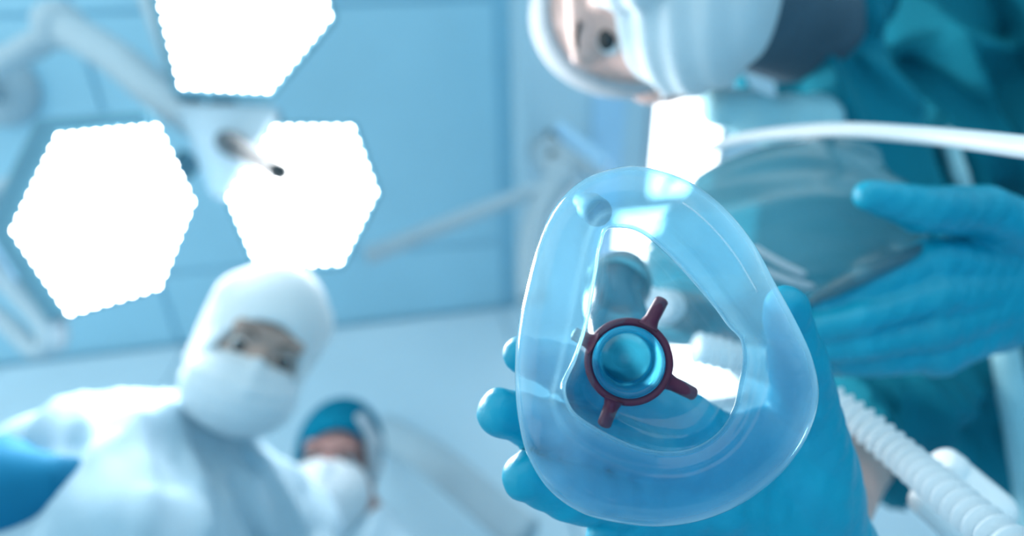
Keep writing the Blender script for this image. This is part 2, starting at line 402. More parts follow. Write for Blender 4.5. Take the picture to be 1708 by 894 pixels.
# ================================================================== surgical lamp with three hexagonal pods
lampc = P(380, 215, 1.22)
lamp = empty('surgical_lamp', lampc)
tag(lamp, 'ceiling-hung surgical lamp with three glowing white hexagonal heads on a grey yoke', 'surgical lamp')
def pod(corners, depth, shift=(0, 0), grow_=1.06):
    cs = np.array(corners, float); cc = cs.mean(0)
    def at(p, dd=0.0): return P(p[0], p[1], depth + dd)
    def ring(s, dd, sh=(0, 0)): return [at(cc + (p - cc) * s + np.array(sh), dd) for p in cs]
    hb = MB(); n = 6
    rings = [ring(0.97, -0.002), ring(grow_, -0.004, shift), ring(grow_ + 0.03, 0.02, shift), ring(grow_ * 0.98, 0.075, shift), ring(0.55, 0.11, shift)]
    v = [p for r in rings for p in r]
    f = [(i * n + k, i * n + (k + 1) % n, (i + 1) * n + (k + 1) % n, (i + 1) * n + k) for i in range(len(rings) - 1) for k in range(n)] + [tuple(range(4 * n, 5 * n))]
    h = hb.add(v, f).build('lamp_head', M['lampdark'], lamp, smooth=False); bevel(h, 0.008, 2)
    plate = [at(cc + (p - cc) * 0.88, -0.004) for p in cs]
    MB().prism(plate, AX * 0.006).build('lens', M['led'], h, smooth=False)
    # rows of round LEDs, their outermost ring gives the scalloped rim
    R = 5.2; led = MB(); spots = []
    for k in range(6):                                            # the outermost row follows the rim
        e0, e1 = cc + (cs[k] - cc) * 0.935, cc + (cs[(k + 1) % 6] - cc) * 0.935; nl = max(2, round(np.linalg.norm(e1 - e0) / 21))
        spots += [e0 + (e1 - e0) * t / nl for t in range(nl)]
    for sc in (0.80, 0.64, 0.48, 0.32, 0.16):
        for k in range(6):
            e0, e1 = cc + (cs[k] - cc) * sc, cc + (cs[(k + 1) % 6] - cc) * sc; nl = max(1, round(np.linalg.norm(e1 - e0) / 25))
            spots += [e0 + (e1 - e0) * t / nl for t in range(nl)]
    for q in spots:
        ring_ = [at(q + R * np.array([math.cos(t), math.sin(t)]), -0.006) for t in np.linspace(0, 2 * math.pi, 10, endpoint=False)]
        led.add(ring_ + [at(q, -0.010)], [(a_, (a_ + 1) % 10, 10) for a_ in range(10)])
    o = led.build('led_array', M['ledspot'], h, smooth=False); tag(o, kind='stuff')
    ld = bpy.data.lights.new('lamp_head_light', 'AREA'); ld.shape = 'DISK'; ld.size = 0.24; ld.energy = LAMP_WATTS
    lo = bpy.data.objects.new('lamp_head_light', ld); COL.objects.link(lo); lo.parent = h
    R3 = Matrix([[float(q) for q in row] for row in ROT]).to_4x4(); lo.matrix_local = Matrix.Translation(Vector(at(cc, -0.014) - org(h))) @ R3 @ Matrix.Rotation(math.pi, 4, 'X')
    return h
pod([(95, 222), (264, 206), (324, 335), (266, 482), (113, 528), (17, 386)], 1.10, (-26, -8), 1.08)
pod([(458, 210), (587, 210), (627, 320), (567, 440), (430, 446), (380, 330)], 1.18, (2, 2), 1.03)
pod([(300, 148), (448, 155), (553, 28), (512, -120), (350, -140), (260, -12)], 1.16, (-2, 4), 1.05)
# yoke: triangular plate, arm, post
def plate(name, pts, d, th, m, par, bv=0.01):
    o = MB().prism([P(x, y, d) for x, y in pts], AX * th).build(name, m, par, smooth=False); return bevel(o, bv, 3)
plate('yoke', [(285, 168), (455, 172), (460, 195), (385, 322), (368, 334), (345, 326), (318, 250)], 1.17, 0.05, M['lampgrey'], lamp, 0.012)
def bar(name, pts, r, m, par, flat=1.0, seg=14, n=24):
    o = MB().tube(spline([P(*p) for p in pts], n), r, seg, flat=flat).build(name, m, par); return o
bar('spring_arm', [(335, 205, 1.22), (270, 160, 1.25), (190, 95, 1.30), (105, 45, 1.34)], 0.040, M['lampgrey'], lamp)
el = blob('elbow_joint', [ell(P(100, 42, 1.345), np.eye(3), (0.055, 0.055, 0.055))], M['lampgrey'], lamp, vox=0.008)
bar('extension_arm', [(105, 48, 1.36), (40, 85, 1.38), (-20, 118, 1.40), (-160, 190, 1.45)], 0.030, M['lampgrey'], lamp)
top = P(-160, 190, 1.45)
MB().tube([top - UZ * 0.05, np.array([top[0], top[1], ZC])], 0.045, 16).build('ceiling_post', M['lampgrey'], lamp)
MB().lathe((top[0], top[1], ZC), -UZ, [(0, 0.0), (0.12, 0.0), (0.12, 0.02), (0.06, 0.05), (0, 0.05)], 24).build('ceiling_flange', M['lampgrey'], lamp)
bar('head_strut', [(315, 185, 1.24), (285, 95, 1.30), (245, -10, 1.34), (220, -60, 1.34), (330, -60, 1.28)], 0.022, M['lampgrey'], lamp)
bar('head_strut', [(320, 260, 1.22), (300, 285, 1.22), (250, 310, 1.2)], 0.024, M['lampdark'], lamp)
bar('head_strut', [(415, 235, 1.22), (450, 260, 1.24), (490, 300, 1.27)], 0.024, M['lampdark'], lamp)
bar('head_strut', [(370, 180, 1.22), (380, 130, 1.24), (395, 60, 1.26)], 0.024, M['lampdark'], lamp)
hd = bar('handle', [(386, 240, 1.17), (400, 250, 1.12), (428, 265, 1.04), (466, 287, 0.93)], np.linspace(0.021, 0.0155, 24), M['handlegrey'], lamp)
MB().tube([P(380, 237, 1.19), P(402, 250, 1.115)], [0.026, 0.020], 16).build('handle_socket', M['darkgrey'], hd)
# loop rail on the left head
bar('handle_rail', [(-60, 395, 1.16), (0, 448, 1.15), (50, 500, 1.14), (86, 545, 1.13), (84, 574, 1.13), (58, 584, 1.13), (20, 548, 1.14), (-40, 500, 1.15)], np.array([0.026] * 14 + [0.017] * 10), M['lampgrey'], lamp)
bar('handle_rail', [(-10, 392, 1.12), (18, 425, 1.12), (42, 462, 1.13)], 0.016, M['lampblue'], lamp)
bar('rail_bracket', [(-60, 395, 1.16), (-30, 340, 1.17), (40, 300, 1.19)], 0.02, M['lampgrey'], lamp)

# ================================================================== equipment boom in the middle of the ceiling
bp = P(950, 262, 1.72)
boom = empty('equipment_boom', (bp[0], bp[1], ZS)); tag(boom, 'pale grey jointed equipment boom hanging from the ceiling left of the face mask', 'boom arm')
bar('arm', [(612, 428, 1.62), (700, 392, 1.64), (800, 352, 1.67), (935, 300, 1.72)], np.linspace(0.035, 0.026, 24), M['lampgrey'], boom, flat=0.7)
blob('elbow_joint', [ell(P(938, 298, 1.72), np.eye(3), (0.05, 0.05, 0.05))], M['lampgrey'], boom, vox=0.01)
bar('arm', [(936, 300, 1.73), (905, 350, 1.70), (888, 420, 1.66), (890, 500, 1.6)], 0.045, M['lampgrey'], boom)
bar('strut', [(930, 212, 1.78), (970, 243, 1.75), (1012, 278, 1.7)], 0.021, M['lampblue'], boom)
bar('strut', [(915, 236, 1.78), (940, 258, 1.76), (1005, 292, 1.72)], 0.022, M['lampgrey'], boom)
MB().tube([P(922, 222, 1.8), P(926, 262, 1.76)], 0.02, 12).build('hinge', M['darkgrey'], boom)
MB().tube([P(940, 290, 1.74), np.array([*P(940, 290, 1.74)[:2], ZS])], 0.05, 16).build('ceiling_post', M['lampgrey'], boom)
# pale wall-side arm low in the picture
ar = P(760, 800, 1.0)
wb_ = on_y(640, 716, YB - 0.02)
ma = empty('monitor_arm', wb_); tag(ma, 'broad pale arm slanting down to the right in front of the back wall', 'arm')
MB().tube(spline([wb_, P(720, 765, 1.44), P(800, 830, 1.34), P(880, 900, 1.24)], 20), 0.045, 14, flat=0.6).build('arm', M['lampgrey'], ma)
MB().lathe(wb_ + UY * 0.012, -UY, [(0, 0.0), (0.06, 0.0), (0.06, 0.015), (0.03, 0.03), (0, 0.03)], 24).build('wall_plate', M['wall'], ma)

# ================================================================== people
def frame(U, Fv):
    U = _n(U); Fv = _n(np.asarray(Fv) - U * np.dot(U, Fv)); return np.array([np.cross(Fv, U), U, Fv])      # rows: his left (+), up, face
def head_prims(c, A, s=1.0):
    L = lambda x, y, z: c + s * (A[0] * x + A[1] * y + A[2] * z)
    return [ell(L(0, 0.025, -0.012), A, np.array([0.075, 0.095, 0.095]) * s), ell(L(0, -0.03, 0.03), A, np.array([0.066, 0.085, 0.070]) * s),
            cap(L(-0.022, -0.092, 0.062), L(0.022, -0.092, 0.062), 0.027 * s, 0.027 * s), cap(L(-0.05, -0.05, 0.0), L(-0.025, -0.09, 0.05), 0.03 * s, 0.024 * s), cap(L(0.05, -0.05, 0.0), L(0.025, -0.09, 0.05), 0.03 * s, 0.024 * s),
            cap(L(0, 0.005, 0.097), L(0, -0.038, 0.112), 0.009 * s, 0.014 * s), cap(L(-0.04, 0.028, 0.080), L(0.04, 0.028, 0.080), 0.014 * s, 0.014 * s),
            ell(L(-0.077, -0.005, -0.01), A, np.array([0.012, 0.032, 0.018]) * s), ell(L(0.077, -0.005, -0.01), A, np.array([0.012, 0.032, 0.018]) * s),
            cap(L(-0.02, -0.066, 0.094), L(0.02, -0.066, 0.094), 0.010 * s, 0.010 * s),
            cut(ell(L(-0.032, 0.004, 0.105), A, np.array([0.018, 0.0085, 0.016]) * s)), cut(ell(L(0.032, 0.004, 0.105), A, np.array([0.018, 0.0085, 0.016]) * s))]
def eyes(par, c, A, s=1.0):
    L = lambda x, y, z: c + s * (A[0] * x + A[1] * y + A[2] * z)
    for sx in (-1, 1):
        e = blob('eye', [ell(L(0.032 * sx, 0.004, 0.0775), A, np.array([0.0125] * 3) * s)], M['eye'], par, vox=0.002, k=0.002)
        blob('iris', [ell(L(0.032 * sx, 0.003, 0.0870), A, np.array([0.0095, 0.0085, 0.0045]) * s)], M['iris'], e, vox=0.0012, k=0.001)
        MB().tube(spline([L(0.016 * sx, 0.024, 0.0945), L(0.030 * sx, 0.029, 0.0935), L(0.044 * sx, 0.026, 0.088)], 8), 0.0022 * s, 8).build('eyebrow', M['hair'], par)
def simple_glove(par, wrist, direction, palm_n, thumb_dir, name='glove'):
    d = _n(direction); pn = _n(palm_n - d * np.dot(d, palm_n)); sd = _n(np.cross(pn, d)); 
    if np.dot(sd, thumb_dir) < 0: sd = -sd
    pr = [cap(wrist, wrist + d * 0.02, 0.03, 0.032)]
    for i, (o_, ln) in enumerate(((0.033, 0.068), (0.011, 0.078), (-0.011, 0.072), (-0.032, 0.056))):
        kn = wrist + d * 0.09 + sd * o_; pr.append(cap(wrist + d * 0.02 + sd * o_ * 0.5, kn, 0.018, 0.013))
        p1 = kn + d * ln * 0.5 + pn * 0.008; p2 = p1 + d * ln * 0.35 + pn * ln * 0.3; pr += chain([kn, p1, p2], [0.011, 0.0105, 0.009])
    t0 = wrist + d * 0.03 + sd * 0.03; t1 = t0 + d * 0.035 + sd * 0.025; t2 = t1 + d * 0.03 + sd * 0.008 + pn * 0.008
    pr += chain([wrist + d * 0.015 + sd * 0.015, t0, t1, t2], [0.02, 0.016, 0.0125, 0.010])
    return blob(name, pr, M['glove'], par, vox=0.003, k=0.008)
def person(c, A, neck, shL, shR, elL, elR, wrL, wrR, chest, chestA, pelvis, kneeL, kneeR, footL, footR, skin, s=1.0, label='', extra_body=[]):
    hp = head_prims(c, A, s)
    L = lambda x, y, z: c + s * (A[0] * x + A[1] * y + A[2] * z)
    neckp = [cap(L(0, -0.05, -0.02), neck, 0.053 * s, 0.058 * s)]
    torso = [ell(chest, chestA, (0.165, 0.22, 0.115)), cap(neck, shL * 0.6 + neck * 0.4, 0.055, 0.06), cap(neck, shR * 0.6 + neck * 0.4, 0.055, 0.06), cap(shL, shR, 0.062, 0.062),
             cap(chest, pelvis, 0.13, 0.145), ell(pelvis, chestA, (0.165, 0.13, 0.125))]
    arms = chain([shL, elL, wrL], [0.054, 0.041, 0.024]) + chain([shR, elR, wrR], [0.054, 0.041, 0.024])
    hl = [cap(pelvis + (kneeL - pelvis) * 0.1 + (footL - footR) * 0.35, kneeL, 0.085, 0.058), cap(kneeL, footL + UZ * 0.08, 0.056, 0.04)]
    hr = [cap(pelvis + (kneeR - pelvis) * 0.1 - (footL - footR) * 0.35, kneeR, 0.085, 0.058), cap(kneeR, footR + UZ * 0.08, 0.056, 0.04)]
    base = np.array([(footL[0] + footR[0]) / 2, (footL[1] + footR[1]) / 2, 0])
    b = blob('person', hp[:10] + neckp + grow(torso, -0.018) + arms + hl + hr + extra_body + hp[10:], skin, vox=0.0058, k=0.018, base=base)
    tag(b, label, 'person', 'masked operating room staff')
    eyes(b, c, A, s)
    return b, dict(head=hp, neck=neckp, torso=torso, arms=arms, legs=hl + hr)
def shoes(par, fl, fr, fwd):
    for f in (fl, fr):
        blob('shoe', [cap(f * [1, 1, 0] + UZ * 0.045 - fwd * 0.05, f * [1, 1, 0] + UZ * 0.038 + fwd * 0.14, 0.045, 0.038)], M['shoe'], par, vox=0.006, clip=None)

# ---- surgeon on the left, white hood
hc = P(432, 575, 0.86); U1 = V(0.42, 0.88, -0.12); F1 = V(0.30, -0.26, 0.90); A1 = frame(U1, F1)
H = lambda x, y, z: hc + 0.92 * (A1[0] * x + A1[1] * y + A1[2] * z)
neck1 = P(318, 745, 0.85); sA = P(105, 775, 0.70); sB = P(500, 905, 0.92)
ch1 = np.array([-0.36, 0.60, 1.30]); pv1 = np.array([-0.47, 0.66, 0.92])
fw1 = _n([0.78, -0.62, 0]); sd1 = np.array([-fw1[1], fw1[0], 0])        # sd1: toward the back wall
cA1 = np.array([sd1, _n((neck1 + (sA + sB) / 2) / 2 - pv1), fw1])
el1a = P(-30, 950, 0.60); el1b = sB + np.array([0.04, -0.02, -0.27])
wr1a = el1a + np.array([-0.03, -0.05, -0.24]); wr1b = el1b + np.array([0.10, -0.22, -0.06])
fl1 = pv1 * [1, 1, 0] + sd1 * 0.11; fr1 = pv1 * [1, 1, 0] - sd1 * 0.11
p1, q1 = person(hc, A1, neck1, sB, sA, el1b, el1a, wr1b, wr1a, ch1, cA1, pv1, fl1 + UZ * 0.5, fr1 + UZ * 0.5, fl1, fr1, M['shadedskin'], 0.92,
    'person in a white hood, white face mask and pale blue gown at lower left')
def creases(n_, fr, am, ph, wd1, f1, a1, wd2, f2, a2, pw=1.6):
    def f(W):
        u = (W @ n_) * fr + ph + a1 * np.sin((W @ wd1) * f1 + ph) + a2 * np.sin((W @ wd2) * f2 + 2 * ph)
        am2 = 0.55 + 0.45 * np.sin((W @ wd2) * f2 * 0.7 + (W @ n_) * fr * 0.31 + ph)
        return am * am2 * ((1 - np.abs(np.sin(u / 2))) ** pw * 2 - 0.6)
    return f
fA = creases(V(0.95, 0.25, 0.1), 95, 0.010, 0.4, UZ, 9, 1.1, UY, 11, 0.9)
fold = lambda W: fA(W) + waves([(_n([0.9, -0.3, 0.3]), 34, 1.3, 0.004, UY, 9)])(W)
skirt = [cap(pv1, pv1 * [1, 1, 0] + UZ * 0.42, 0.19, 0.23)]
sl1 = chain([sB, el1b, wr1b], [0.056, 0.045, 0.036]) + chain([sA, sA * 0.72 + el1a * 0.28], [0.056, 0.054])
gbase = grow(q1['torso'] + sl1, 0.012)
folds1 = crease_ridges(gbase, 0.035, [([(135, 665), (150, 740), (175, 830), (180, 890)], .013), ([(275, 690), (310, 770), (335, 850), (345, 893)], .014), ([(330, 710), (395, 790), (440, 890)], .014), ([(205, 680), (228, 790), (240, 890)], .013),
    ([(400, 740), (470, 820), (515, 890)], .014), ([(95, 690), (85, 740), (100, 790)], .012), ([(300, 680), (360, 770), (385, 890)], .009), ([(120, 800), (128, 893)], .014)], 0.008)
blob('surgical_gown', gbase + skirt + folds1 + [cap(neck1, neck1 * 0.72 + hc * 0.28, 0.072, 0.062)], M['gown'], p1, vox=0.007, k=0.035, disp=fold)
blob('hood', grow(q1['head'][:2], 0.014) + [cap(H(0.0, -0.04, -0.03), H(0, -0.09, -0.04), 0.07, 0.06), cap(H(0.05, -0.05, -0.02), H(0.04, 0.05, 0.0), 0.035, 0.05), cap(H(-0.05, -0.05, -0.02), H(-0.04, 0.05, 0.0), 0.035, 0.05),
      cut(ell(H(0.0, -0.022, 0.112), A1, (0.062, 0.070, 0.085)))], M['hood'], p1, vox=0.005, k=0.02)
blob('face_mask', [ell(H(0, -0.060, 0.060), A1, (0.076, 0.058, 0.072)), cap(H(0, -0.012, 0.103), H(0, -0.045, 0.120), 0.012, 0.018)], M['facemask'], p1, vox=0.004, k=0.02,
     disp=waves([(A1[1], 330, 0.5, 0.0012, A1[0], 12)]))
blob('shaded_sleeve', chain([P(20, 835, 0.585), el1a, wr1a], [0.060, 0.060, 0.050]), M['shaded_sleeve'], p1, vox=0.006, k=0.03, disp=fold)  # the arm's dark shadow put into a deeper blue sleeve piece
shoes(p1, fl1, fr1, fw1)
simple_glove(p1, wr1a, wr1a - el1a, -UZ, UY, 'glove'); simple_glove(p1, wr1b, wr1b - el1b, -UZ, -UY, 'glove')

# ---- second person further back, teal cap
s2 = 0.97
hc2 = P(563, 772, 1.19); U2 = V(0.05, 0.93, -0.30); F2 = V(0.03, -0.33, 0.92); A2 = frame(U2, F2)
H2 = lambda x, y, z: hc2 + s2 * (A2[0] * x + A2[1] * y + A2[2] * z)
bc = np.array([hc2[0] + 0.10, hc2[1] + 0.13]); nk2 = np.array([bc[0], bc[1] - 0.02, hc2[2] - 0.20])
fw2 = _n([0.1, -1.0, 0]); sd2 = np.array([-fw2[1], fw2[0], 0])
shL2 = np.array([*bc, nk2[2] - 0.08]) + sd2 * 0.165; shR2 = np.array([*bc, nk2[2] - 0.08]) - sd2 * 0.165
ch2 = np.array([*bc, nk2[2] - 0.24]); pv2 = np.array([*bc, 0.93]); cA2 = np.array([sd2, UZ, fw2])
e2L = shL2 + sd2 * 0.07 - UZ * 0.28; e2R = shR2 - sd2 * 0.03 - UZ * 0.28
w2L = e2L + fw2 * 0.16 - UZ * 0.17; w2R = e2R + fw2 * 0.16 - UZ * 0.17 + sd2 * 0.05
fl2 = np.array([*bc, 0]) + sd2 * 0.11; fr2 = np.array([*bc, 0]) - sd2 * 0.11
p2, q2 = person(hc2, A2, nk2, shL2, shR2, e2L, e2R, w2L, w2R, ch2, cA2, pv2, fl2 + UZ * 0.5, fr2 + UZ * 0.5, fl2, fr2, M['darkskin'], s2,
    'person in a teal cap and white domed face mask standing behind the white-hooded person')
blob('surgical_gown', grow(q2['torso'] + chain([shL2, e2L, w2L], [0.056, 0.045, 0.036]) + chain([shR2, e2R, w2R], [0.056, 0.045, 0.036]), 0.012) + [cap(nk2, nk2 * 0.7 + hc2 * 0.3, 0.078, 0.064), cap(pv2, np.array([*bc, 0.45]), 0.17, 0.18)], M['gown'], p2, vox=0.008, k=0.03, disp=fold)
blob('cap', grow(q2['head'][:1], 0.013) + [cut(ell(H2(-0.014, -0.035, 0.10), A2, (0.080, 0.097, 0.11))), cut(ell(H2(0, -0.12, 0.0), A2, (0.12, 0.08, 0.2)))], M['cap'], p2, vox=0.005, k=0.01)
blob('cap_tie', [cap(H2(0.083, -0.03, 0.0), H2(0.085, -0.06, 0.005), 0.014, 0.016), cap(H2(0.078, 0.03, 0.0), H2(0.083, -0.03, 0.0), 0.008, 0.01)], M['cap'], p2, vox=0.004, k=0.01)
blob('cap_edge', [cap(H2(-0.045, 0.085, 0.055), H2(-0.076, 0.04, 0.045), 0.014, 0.018), cap(H2(-0.076, 0.04, 0.045), H2(-0.08, -0.02, 0.035), 0.018, 0.012)], M['capband'], p2, vox=0.004, k=0.01)
blob('face_mask', [ell(H2(0, -0.062, 0.062), A2, np.array((0.080, 0.078, 0.066))), cap(H2(0, -0.006, 0.112), H2(0, -0.085, 0.118), 0.012, 0.014)], M['facemask'], p2, vox=0.004, k=0.025)
shoes(p2, fl2, fr2, fw2)
simple_glove(p2, w2L, w2L - e2L, UX, fw2 + UZ, 'glove'); simple_glove(p2, w2R, w2R - e2R, -UX, fw2 + UZ, 'glove')

# ---- anaesthetist on the right, leaning in with both hands forward
s3 = 1.0
hc3 = P(1088, 12, 0.56); U3 = V(-0.80, 0.10, -0.58); F3 = V(-0.55, -0.25, 0.80); A3 = frame(U3, F3)
H3 = lambda x, y, z: hc3 + s3 * (A3[0] * x + A3[1] * y + A3[2] * z)
nk3 = P(1345, 40, 0.68)
shR3 = P(1560, 560, 0.80); shL3 = P(1560, -300, 0.86)
ch3 = P(1640, 190, 0.90); pv3 = np.array([1.13, ch3[1] + 0.02, 0.95])
cA3 = np.array([_n(shR3 - shL3), _n(nk3 - pv3), np.zeros(3)]); cA3[1] = _n(cA3[1] - cA3[0] * np.dot(cA3[0], cA3[1])); cA3[2] = np.cross(cA3[0], cA3[1])
wrR3 = P(1352, 880, 0.325); elR3 = P(1408, 765, 0.60)
wrL3 = P(1780, 470, 0.47); elL3 = P(1990, 250, 0.64)
fw3 = -UX; sd3 = UY
fl3 = pv3 * [1, 1, 0] + sd3 * 0.11; fr3 = pv3 * [1, 1, 0] - sd3 * 0.11
palmR = [cap(wrR3, P(1260, 820, .300), 0.018, 0.010)]; palmL = [cap(wrL3, P(1650, 470, .440), 0.020, 0.012)]
p3, q3 = person(hc3, A3, nk3, shR3, shL3, elR3, elL3, wrR3, wrL3, ch3, cA3, pv3, fl3 + UZ * 0.5, fr3 + UZ * 0.5, fl3, fr3, M['skin'], s3,
    'person in teal scrubs leaning in from the right, gloved hands on mask and bag', palmR + palmL)
scr = grow(q3['torso'], 0.010) + chain([shL3, elL3 * 0.9 + shL3 * 0.1], [0.075, 0.066]) + chain([shR3, elR3 * 0.80 + shR3 * 0.20], [0.078, 0.060]) + chain([P(1600, 640, .80), P(1720, 770, .82), P(1800, 800, .86)], [0.085, 0.10, 0.10])
ridge = crease_ridges(scr, 0.02, [([(1345, 30), (1352, 110), (1368, 205)], .010), ([(1385, 60), (1402, 130), (1425, 215), (1422, 300)], .012), ([(1395, 45), (1450, 105), (1505, 160), (1565, 212), (1602, 270), (1612, 330)], .015),
    ([(1420, 15), (1500, 72), (1580, 115), (1650, 160)], .014), ([(1560, 0), (1620, 60), (1708, 120)], .014), ([(1655, 160), (1680, 200), (1708, 215)], .010), ([(1400, 635), (1442, 690), (1478, 745)], .011), ([(1475, 615), (1505, 690), (1522, 760)], .010),
    ([(1570, 630), (1602, 720), (1655, 810)], .016), ([(1640, 620), (1660, 700), (1690, 780)], .012), ([(1375, 20), (1372, 100), (1392, 190), (1400, 260)], .008)], 0.008)
fB = creases(V(0.86, 0.42, 0.1), 88, 0.019, 0.9, UZ, 10, 1.0, UY, 9, 1.2, 1.4); fC = creases(V(0.3, 0.95, 0.1), 52, 0.012, 2.1, UX, 12, 1.2, UZ, 9, 0.9, 1.5)
foldc = lambda W: fB(W) + fC(W)
blob('scrub_top', scr + ridge, M['scrubs'], p3, vox=0.0052, k=0.02, disp=foldc)
blob('collar', [cap(P(1205, 178, .62), P(1290, 205, .63), 0.022, 0.026), cap(P(1290, 205, .63), P(1360, 200, .65), 0.026, 0.03)], M['pale_strip'], p3, vox=0.005, k=0.02, disp=waves([(_n([1, .3, 0]), 140, 0, 0.002, UY, 30)]))
blob('neck_shade', [cap(H3(0, -0.075, -0.025) , nk3, 0.057, 0.068)], M['neck_shade'], p3, vox=0.005, k=0.01)  # added dark wrap, the neck's shadow put into its colour
blob('trousers', grow(q3['legs'], 0.016) + [ell(pv3, cA3, (0.18, 0.14, 0.14))], M['trousers'], p3, vox=0.01, k=0.03)
blob('pale_strip', chain([P(1580, 225, .70), P(1600, 290, .70), P(1618, 345, .71)], [.009, .009, .009]), M['pale_strip'], p3, vox=0.004, k=0.01)  # pale strip following the line of a scrub fold
blob('pale_strip', chain([P(1672, 560, .64), P(1690, 660, .64), P(1710, 760, .65), P(1730, 900, .66)], [.013, .014, .015, .016]), M['pale_strip'], p3, vox=0.004, k=0.01)
blob('face_mask', [ell(H3(0, -0.058, 0.052), A3, (0.083, 0.068, 0.066)), cap(H3(0, -0.008, 0.106), H3(0, -0.045, 0.120), 0.012, 0.018)], M['bluemask'], p3, vox=0.004, k=0.02,
     disp=waves([(A3[1], 260, 0.5, 0.0018, A3[0], 14)]))
blob('scrub_cap', grow(q3['head'][:1], 0.006) + [cut(ell(H3(0, -0.04, 0.09), A3, (0.094, 0.108, 0.11))), cut(ell(H3(0, -0.11, 0), A3, (0.13, 0.09, 0.2)))], M['capband'], p3, vox=0.005, k=0.01)
for sx in (-1, 1):
    MB().tube(spline([H3(0.066 * sx, -0.045, 0.055), H3(0.08 * sx, -0.02, 0.02), H3(0.084 * sx, 0.0, -0.02)], 8), 0.002, 8).build('ear_loop', M['facemask'], p3)
shoes(p3, fl3, fr3, fw3)
# glove on the mask: palm toward the lens, fingers spread behind the cushion
wr = waves([(_n([0.8, 0.5, 0.2]), 520, 0.3, 0.0003, UY, 90), (_n([-0.3, 0.8, 0.5]), 330, 1.1, 0.0004, UX, 75)])
def pp(pts): return [P(*p) for p in pts]
gR = []
gR += chain(pp([(1145, 705, 0.282), (1030, 668, 0.296), (940, 615, 0.276), (870, 590, 0.266)]), [.0125, .0118, .0112, .0085])      # index
gR += chain(pp([(1150, 775, 0.280), (1010, 740, 0.278), (905, 708, 0.268), (834, 688, 0.258)]), [.0130, .0122, .0116, .0104])      # middle
gR += chain(pp([(1190, 845, 0.280), (1060, 848, 0.272), (958, 824, 0.262), (876, 794, 0.254)]), [.0128, .0122, .0118, .0100])      # ring
gR += chain(pp([(1240, 895, 0.286), (1140, 905, 0.278), (1070, 912, 0.270), (1010, 906, 0.265)]), [.0118, .0112, .0108, .0090])   # little
gR += chain(pp([(1355, 815, 0.304), (1345, 700, 0.292), (1330, 600, 0.277), (1310, 512, 0.264)]), [.024, .0165, .0125, .0095])     # thumb
for kn in ((1145, 705, 0.282), (1150, 775, 0.280), (1190, 845, 0.280), (1240, 895, 0.286)): gR.append(cap(P(1350, 870, 0.310), P(*kn), 0.024, 0.0145))
gR += [ell(P(1330, 800, 0.297), np.array([V(0.6, -0.8, 0), V(0.8, 0.6, 0), V(0, 0, 1)]), (0.038, 0.027, 0.02)), cap(P(1352, 880, 0.314), P(1385, 955, 0.337), 0.028, 0.031)]
gR += [cap(P(1330, 720, 0.297), P(1200, 760, 0.286), 0.016, 0.016)]
blob('glove', gR, M['glove'], p3, vox=0.0018, k=0.009, disp=wr, it=1)
# glove on the bag: fingers point left, thumb over the bag
gL = []
gL += chain(pp([(1555, 435, .412), (1450, 478, .408), (1370, 510, .415), (1310, 535, .43)]), [.0128, .0112, .0106, .009])
gL += chain(pp([(1550, 495, .408), (1430, 533, .402), (1350, 552, .410), (1290, 565, .43)]), [.0138, .0118, .0112, .009])
gL += chain(pp([(1550, 550, .412), (1440, 574, .406), (1360, 583, .414), (1310, 590, .43)]), [.0135, .0112, .0108, .009])
gL += chain(pp([(1560, 590, .420), (1465, 604, .414), (1400, 606, .420), (1350, 606, .43)]), [.0120, .0100, .0096, .008])
gL += chain(pp([(1720, 400, .425), (1640, 352, .405), (1540, 350, .392), (1452, 326, .388)]), [.022, .0175, .0155, .0105])
for kn in ((1555, 435, .412), (1550, 495, .408), (1550, 550, .412), (1560, 590, .420)): gL.append(cap(P(1740, 470, .455), P(*kn), 0.030, 0.0165))
gL += [ell(P(1650, 470, .432), np.array([V(1, 0, 0), V(0, 1, 0), V(0, 0, 1)]), (0.050, 0.052, 0.022)), cap(P(1740, 470, .46), P(1860, 450, .50), 0.036, 0.040)]
blob('glove', gL, M['glove'], p3, vox=0.0021, k=0.006, disp=wr, it=1)

# ================================================================== reservoir bag
bagU, bagV, bagW = V(0.93, 0.30, -0.05), V(-0.30, 0.93, 0), V(0, 0, 1)
bagA = np.array([_n(bagU), _n(bagV - bagU * np.dot(bagU, bagV)), np.zeros(3)]); bagA[2] = np.cross(bagA[0], bagA[1])
bg = [ell(P(1300, 395, .475), bagA, (0.112, 0.070, 0.042)), ell(P(1245, 440, .475), bagA, (0.070, 0.062, 0.040)), cap(P(1400, 370, .47), P(1530, 400, .445), 0.040, 0.012), cap(P(1470, 440, .45), P(1380, 485, .455), 0.018, 0.02),
      cap(P(1200, 500, .47), P(1150, 520, .46), 0.040, 0.030)]
bdisp = waves([(bagA[1], 120, 0.6, 0.0035, bagA[0], 18), (_n(bagA[1] + 0.4 * bagA[0]), 210, 1.9, 0.0018, bagA[0], 30)])
bagbase = P(1300, 395, .475)
bag = empty('reservoir_bag', bagbase); tag(bag, 'grey-green translucent breathing bag squeezed in a blue-gloved hand', 'breathing bag')
blob('bag_body', bg, M['bag'], bag, vox=0.003, k=0.03, disp=bdisp, it=2)
blob('bag_neck', [cap(P(1150, 522, .46), P(1108, 512, .44), 0.017, 0.013)], M['whitetube'], bag, vox=0.002, k=0.005)
blob('rolled_edge', chain([P(1552, 408, .412), P(1500, 432, .402), P(1436, 458, .398), P(1390, 482, .400), P(1342, 508, .410)], [.004, .005, .0065, .0055, .003]), M['bag'], bag, vox=0.0018, k=0.004)
for q4 in ([(1255, 412, .432), (1300, 438, .424), (1345, 460, .42)], [(1270, 448, .432), (1310, 466, .424), (1360, 480, .42)]):
    MB().tube(spline([P(*p) for p in q4], 12), np.array([.0012] + [.0028] * 10 + [.0012]), 10).build('seam', M['capband'], bag)
